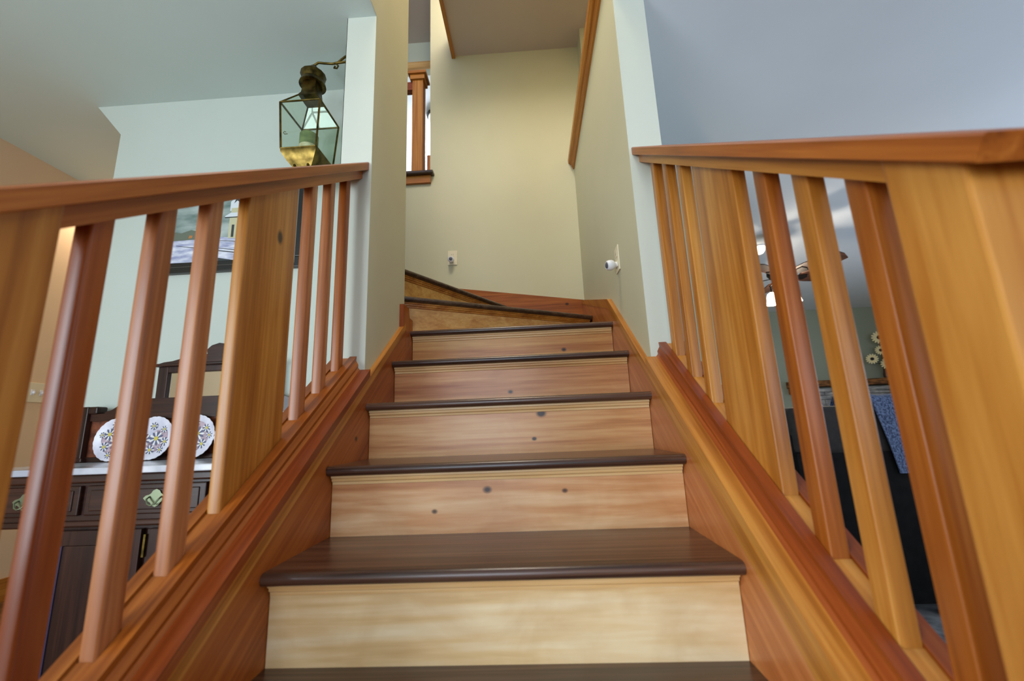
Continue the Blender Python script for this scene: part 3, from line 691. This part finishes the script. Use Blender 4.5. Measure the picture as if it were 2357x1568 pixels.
# five scalloped plates
m_pl = noisy('plate_white', (196, 196, 214), (236, 236, 246), 12, .25); m_pb = plain('daisy_blue_grey', (92, 98, 128), .3); m_py = plain('daisy_yellow', (206, 190, 84), .3); m_pm = noisy('plate_mauve_blotch', (150, 128, 140), (196, 176, 188), 40, .3)
m_pwh = plain('daisy_white', (226, 226, 228), .3)
def plate(cx, rotz, name_label, first=None):
    c = Vector((cx, 1.376, .672))
    t = thing('decorative_plate', (cx, 1.376, .5805), name_label, 'plate', 'daisy plates along the sideboard back')
    b = MB(); n = 72; tilt = Matrix.Rotation(math.radians(-7), 3, 'X')
    def P(r, th, d): return tuple(c+tilt @ Vector((r*math.cos(th), -d, r*math.sin(th))))
    sc = lambda k: 1+.022*abs(math.sin(12*2*PI*k/n))
    rings = []
    for r, d in ((.0, .006), (.055, .006), (.068, .010), (.0895, .014), (.0895, .011), (.065, .003), (.0, .0)):
        rings.append([P(max(r, .0005)*(sc(k) if r > .08 else 1), 2*PI*k/n, d) for k in range(n)])
    b.loft(rings, m_pl)
    rnd = random.Random(int(rotz*100)); tt = -1
    def disc(u, v, r, m, d, n_=10):
        b.loft([[P0(u+r*math.cos(2*PI*k/n_), v+r*math.sin(2*PI*k/n_), d+e) for k in range(n_)] for e in (0, .0006)], m)
    def P0(u, v, d): return tuple(c+tilt @ Vector((u, -d, v)))
    def base(u, v):
        r = math.hypot(u, v); return .0064 if r < .055 else .0064+(r-.055)*.21
    for u, v, r in ((-.012, -.03, .030), (.02, -.012, .026), (.045, -.035, .018), (-.04, .0, .022)):
        disc(u*math.cos(rotz)-v*math.sin(rotz), u*math.sin(rotz)+v*math.cos(rotz), r, m_pm, base(u, v)+.0018, 14)
    for u, v, r in ((-.028, .022, .028), (.008, -.014, .032), (-.040, -.030, .022), (.022, -.055, .020), (.036, .036, .018), (-.01, .062, .017), (.055, -.012, .016), (-.060, .02, .014), (-.012, -.066, .015)):
        U = u*math.cos(rotz)-v*math.sin(rotz); V = u*math.sin(rotz)+v*math.cos(rotz); d = base(U, V)+.003
        for p in range(14):
            a = 2*PI*p/14; w_ = .22*r; ca, sa = math.cos(a), math.sin(a)
            q = [(U+ca*r*.25-sa*w_*.4, V+sa*r*.25+ca*w_*.4), (U+ca*r*.25+sa*w_*.4, V+sa*r*.25-ca*w_*.4), (U+ca*r*.8+sa*w_*.6, V+sa*r*.8-ca*w_*.6), (U+ca*r, V+sa*r), (U+ca*r*.8-sa*w_*.6, V+sa*r*.8+ca*w_*.6)]
            mm = m_pb if p % 2 else m_pwh
            b.loft([[P0(x_, z_, d) for x_, z_ in q], [P0(x_, z_, d+.0004) for x_, z_ in q]], mm)
        disc(U, V, r*.28, m_py, d+.0006)
    b.build('dish', t, True)
    return t
PLB = ['leftmost daisy plate on the sideboard, beside the dark back post', 'second daisy plate from the left on the sideboard, under the mirror edge', 'third daisy plate from the left on the sideboard, below the mirror', 'fourth daisy plate from the left on the sideboard, behind the wide baluster', 'rightmost daisy plate on the sideboard, peeking past the wide baluster']
for i, cx in enumerate((-1.703, -1.535, -1.352, -1.170, -.990)): plate(cx, .9*i, PLB[i])

# ------------------------------------------------------------------ living room: sofa, throws, mantel, fan
t = thing('sofa', (2.35, 2.0, FL), 'black leather sofa seen from behind through the right railing', 'sofa')
fz = FL+.008
b = MB(); b.box(1.24, 3.46, 1.62, 1.86, fz+.06, .60, m_leather, .03, seg=3); b.box(1.25, 3.45, 1.602, 1.70, fz+.06, .50, m_leather, .012)
b.build('back_frame', t, True)
for i, (a, c) in enumerate(((1.245, 1.98), (1.985, 2.72), (2.725, 3.455))):
    b = MB(); b.box(a, c, 1.60, 1.84, .46, .70, m_cush, .055, seg=4); b.build('back_cushion', t, True)
    b = MB(); b.box(a+.03, c-.03, 1.86, 2.45, .16, .30, m_cush, .04, seg=3); b.build('seat_cushion', t, True)
for a in (1.14, 3.46):
    b = MB(); b.box(a, a+.11, 1.66, 2.5, fz+.06, .44, m_leather, .04, seg=3); b.build('arm', t, True)
b = MB(); b.box(1.24, 3.46, 1.80, 2.5, fz+.06, .16, m_leather, .02); b.build('seat_base', t, True)
for a in (1.30, 3.40):
    for yy in (1.66, 2.44):
        b = MB(); b.lathe((a, yy, fz), [(0, 0), (.02, 0), (.028, .06), (0, .06)], m_iron, 12); b.build('foot', t, True)
def drape(name, x0, x1, ztop, zbot, yb, m, label, lift=0.0, skew=0.05, seed=1):
    b = MB(); rnd = random.Random(seed); nx, pr = 24, []
    path = []
    yo = 1.60-.012-lift
    for i in range(14): path.append((yo, zbot+(ztop-.05-zbot)*i/13))
    for i in range(1, 9):
        a = PI-PI*i/16*1.0; path.append((yo+.05+.05*math.cos(a), ztop-.05+.05*math.sin(a)))
    for i in range(1, 5): path.append((yo+.05+i*.05, ztop+.0))
    for i in range(1, 6): path.append((yo+.27+.004*i, ztop-.0-.035*i))
    L_ = len(path); vs = []
    for side in (0, 1):
        for j, (y, z) in enumerate(path):
            for i in range(nx+1):
                f = i/nx
                x = x0+(x1-x0)*f+skew*(1-f)*(1-min(1, j/13.0))*-.0+ (skew*(j/13.0-1) if j < 13 else 0)*(-1 if f < .5 else 0)*(1-2*f if f < .5 else 0)
                wv = .004*math.sin(f*19+seed)+.003*math.sin(f*41+j*.3)
                off = (-.0 if side else .006)
                vs.append((x, y-wv-(.006 if not side else 0) if j < 18 else y, z+(wv+(.006 if not side else 0)) if j >= 16 else z))
    fs = []; w1 = nx+1; o = L_*w1
    for j in range(L_-1):
        for i in range(nx):
            a = j*w1+i; fs.append((a, a+1, a+w1+1, a+w1)); fs.append((o+a, o+a+w1, o+a+w1+1, o+a+1))
    for j in range(L_-1):
        a = j*w1; fs.append((a, a+w1, o+a+w1, o+a)); a = j*w1+nx; fs.append((a, o+a, o+a+w1, a+w1))
    for i in range(nx):
        fs.append((i, o+i, o+i+1, i+1)); a = (L_-1)*w1+i; fs.append((a, a+1, o+a+1, o+a))
    b.add(vs, fs, m); o_ = b.build(name, None, True, origin=((x0+x1)/2, 1.7, .7)); tag(o_, label, 'blanket')
drape('throw_blanket', 1.61, 2.12, .735, .40, 0, m_blank, 'blue-grey woven throw hanging over the back of the black sofa', 0, .05)
drape('fleece_throw', 1.905, 2.25, .775, .545, 0, m_purp, 'purple fleece throw lying over the blue-grey blanket on the sofa', .022, .0, 3)

t = thing('mantel_shelf', (5.15, 6.6, 1.12), 'rough live-edge wood mantel shelf on the grey living room wall', 'mantel')
b = MB(); rnd = random.Random(5)
N_ = 30; rings = []
for i in range(N_+1):
    x = 4.30+1.68*i/N_; a = .012*rnd.random(); c = .014*rnd.random()
    rings.append([(x, 6.79, 1.115), (x, 6.58-a, 1.118+c), (x, 6.56-a*1.5, 1.17+a), (x, 6.59-c, 1.215), (x, 6.79, 1.222)])
b.loft(rings, noisy('live_edge_wood', (70, 40, 20), (176, 116, 62), 9, .6, detail=8, stretch=(1, 3, 6))); b.build('slab', t)
b = MB(); b.box(4.32, 4.42, 6.60, 6.79, 1.02, 1.115, wd('orangeX', 8.0)); b.build('corbel', t)
t = thing('fireplace', (5.25, 6.6, FL), 'grey stone fireplace surround below the live-edge mantel', 'fireplace')
m_stone = noisy('grey_ledgestone', (112, 112, 114), (186, 184, 182), 7, .8, bump=.5, bscale=40, stretch=(1, 1, 5))
b = MB(); rnd = random.Random(9); z = FL
while z < 1.09:
    h = rnd.uniform(.05, .09); h = min(h, 1.10-z); x = 4.55
    while x < 5.95:
        l = rnd.uniform(.14, .34); l = min(l, 5.95-x)
        inside = (z < .55 and x+l > 4.95 and x < 5.55)
        if not inside: b.box(x+.002, x+l-.002, 6.66+rnd.uniform(0, .02), 6.799, z+.002, z+h-.002, m_stone, .004)
        x += l
    z += h
b.build('stone_surround', t)
b = MB(); b.box(4.9, 5.6, 6.75, 6.798, FL, .6, m_iron); b.build('firebox', t)
b = MB(); b.box(5.78, 5.998, 5.3, 6.4, 1.165, 1.215, wd('paleY', 3.0), .004); b.box(5.82, 5.998, 5.3, 6.4, 1.145, 1.165, m_iron); o = b.build('wall_shelf', None, origin=(5.9, 5.8, 1.16)); tag(o, 'pale wood ledge on the beige side wall of the living room', 'shelf')
t = thing('vase', (5.84, 6.68, 1.222), 'slim brown vase on the mantel holding cream daisies', 'vase')
b = MB(); b.lathe((5.84, 6.68, 1.222), [(0, 0), (.04, 0), (.045, .05), (.03, .12), (.022, .2), (.03, .23), (.026, .23), (.018, .2), (0, .19)], plain('brown_glaze', (74, 44, 32), .3), 20); b.build('body', t, True)
m_pet = plain('cream_petal', (236, 220, 168), .6); m_cen = plain('dark_flower_centre', (32, 20, 24), .8); m_stem = plain('stem_green', (60, 66, 40), .7)
HEADS = [((5.80, 6.62, 1.88), .105), ((5.90, 6.64, 1.60), .075), ((5.62, 6.62, 1.53), .085), ((5.83, 6.60, 1.44), .095), ((5.80, 6.64, 1.67), .08), ((5.98-.06, 6.64, 1.78), .085), ((5.96-.05, 6.66, 1.50), .08)]
FLB = ['topmost cream daisy in the mantel vase', 'cream daisy right of centre in the mantel vase, lower pair', 'leftmost cream daisy in the mantel vase', 'lowest cream daisy in the mantel vase, just above the stem', 'cream daisy in the middle of the mantel bouquet', 'cream daisy upper right in the mantel vase', 'cream daisy lower right in the mantel vase']
for (hp, r), lb in zip(HEADS, FLB):
    t = thing('daisy', hp, lb, 'flower', 'cream daisies in the mantel vase')
    H_ = Vector(hp); d = Vector((-.55, -.8, -.1)).normalized(); q = d.to_track_quat('Z', 'Y').to_matrix()
    b = MB()
    for p in range(14):
        a = 2*PI*p/14; ca, sa = math.cos(a), math.sin(a); w_ = r*.15; ring = []
        outl = [(r*.22, -w_*.5), (r*.6, -w_), (r*.9, -w_*.7), (r, 0), (r*.9, w_*.7), (r*.6, w_), (r*.22, w_*.5)]
        for e in (0, .004):
            ring.append([tuple(H_+q @ Vector((u*ca-v*sa, u*sa+v*ca, e+.02*(u/r)*(1 if p % 2 else .4)))) for u, v in outl])
        b.loft(ring, m_pet)
    b.build('petals', t)
    b = MB(); b.lathe(hp, [(0, -.004), (r*.30, .0), (r*.29, .016), (r*.2, .026), (0, .028)], m_cen, 16, xf=q); b.build('flower_centre', t, True)
    b = MB(); b.tube([H_, H_-d*.02+Vector((0, .01, -.05)), (5.84+(H_.x-5.84)*.3, 6.68, 1.45+.02*r), (5.84, 6.68, 1.42)], .005, m_stem, 6); b.build('stem', t, True)

FX, FY = 2.55, 3.6
t = thing('ceiling_fan', (FX, FY, 2.445), 'dark wood ceiling fan with lit glass shades in the living room', 'ceiling fan')
b = MB(); b.lathe((FX, FY, 0), [(0, 2.444), (.07, 2.444), (.065, 2.40), (.02, 2.385), (.014, 2.38), (.014, 2.12), (.02, 2.12), (.06, 2.11), (.11, 2.08), (.115, 2.02), (.09, 1.985), (.05, 1.97), (.045, 1.93), (.03, 1.91), (0, 1.91)], m_iron, 28); b.build('motor', t, True)
m_bl = wood('fan_blade_walnut', (36, 20, 14), (60, 36, 26), (84, 54, 40), axis='X', rough=.4)
for i in range(5):
    a = math.radians(5+72*i); R3 = Matrix.Rotation(a, 3, 'Z') @ Matrix.Rotation(math.radians(-17), 3, 'X')
    b = MB(); out = [(.17, -.06), (.28, -.078), (.50, -.085), (.56, -.075), (.58, 0), (.56, .075), (.50, .085), (.28, .078), (.17, .06)]
    b.loft([[tuple(Vector((FX, FY, 1.99))+R3 @ Vector((u, v, e))) for u, v in out] for e in (0, .008)], m_bl); bl = b.build('blade', t)
    b = MB(); b.loft([[tuple(Vector((FX, FY, 1.99))+R3 @ Vector((u, v, e))) for u, v in ((.08, -.02), (.24, -.04), (.26, 0), (.24, .04), (.08, .02))] for e in (-.008, 0)], m_iron); b.build('blade_bracket', t)
m_shade = plain('lit_glass_shade', (255, 244, 226), .3, emit=9, ecol=(255, 236, 208))
for i in range(3):
    a = math.radians(250+120*i); cx, cy = FX+.10*math.cos(a), FY+.10*math.sin(a)
    b = MB(); b.tube([(FX, FY, 1.94), (FX+.05*math.cos(a), FY+.05*math.sin(a), 1.955), (cx, cy, 1.93), (cx, cy, 1.86)], .008, m_iron, 8); ar = b.build('lamp_arm', t, True)
    b = MB(); b.lathe((cx, cy, 1.86), [(.02, 0), (.04, -.015), (.052, -.05), (.055, -.08), (.068, -.12), (.06, -.12), (0, -.10)], m_shade, 20); b.build('glass_shade', ar, True)
b = MB(); b.tube([(FX+.03, FY-.03, 1.93), (FX+.03, FY-.03, 1.72)], .0015, m_iron, 6); b.build('pull_chain', t)
t = thing('downlight', (2.57, 3.92, 2.444), 'small lit dome light on the ceiling beyond the wide baluster', 'ceiling light')
b = MB(); b.lathe((2.57, 3.92, 2.4445), [(0, 0), (.075, 0), (.075, -.012), (0, -.012)], m_white, 24); b.build('rim', t, True)
b = MB(); b.lathe((2.57, 3.92, 2.432), [(.06, 0), (.06, -.03), (.04, -.06), (0, -.072)], m_shade, 24); b.build('dome', t, True)
b = MB(); b.box(2.96, 3.40, 6.70, 6.795, 1.70, 2.02, plain('dark_valance', (34, 28, 26), .8), .01); o = b.build('window_valance', None, origin=(3.18, 6.75, 1.7)); tag(o, 'dark valance above the small bright window in the living room', 'valance')

# ------------------------------------------------------------------ lamps the house has
point('stairwell_lamp', (-.2, .85, 4.5), 115, (1.0, .92, .82), .3)
point('bedroom_lamp', (-1.06, 5.6, 4.4), 110, (0.86, 0.92, 1.0), .15)
hl = bpy.data.lights.new('hall_downlight', 'SPOT'); hl.energy = 24; hl.color = (1.0, .78, .55); hl.spot_size = math.radians(110); hl.spot_blend = .5; hl.shadow_soft_size = .05
ho = bpy.data.objects.new('hall_downlight', hl); S.collection.objects.link(ho); ho.location = (-2.74, 2.2, 2.40)
point('fan_lamp', (FX, FY, 1.70), 55, (1.0, .86, .68), .08)
for o in S.objects:
    if '_w' in o: del o['_w']
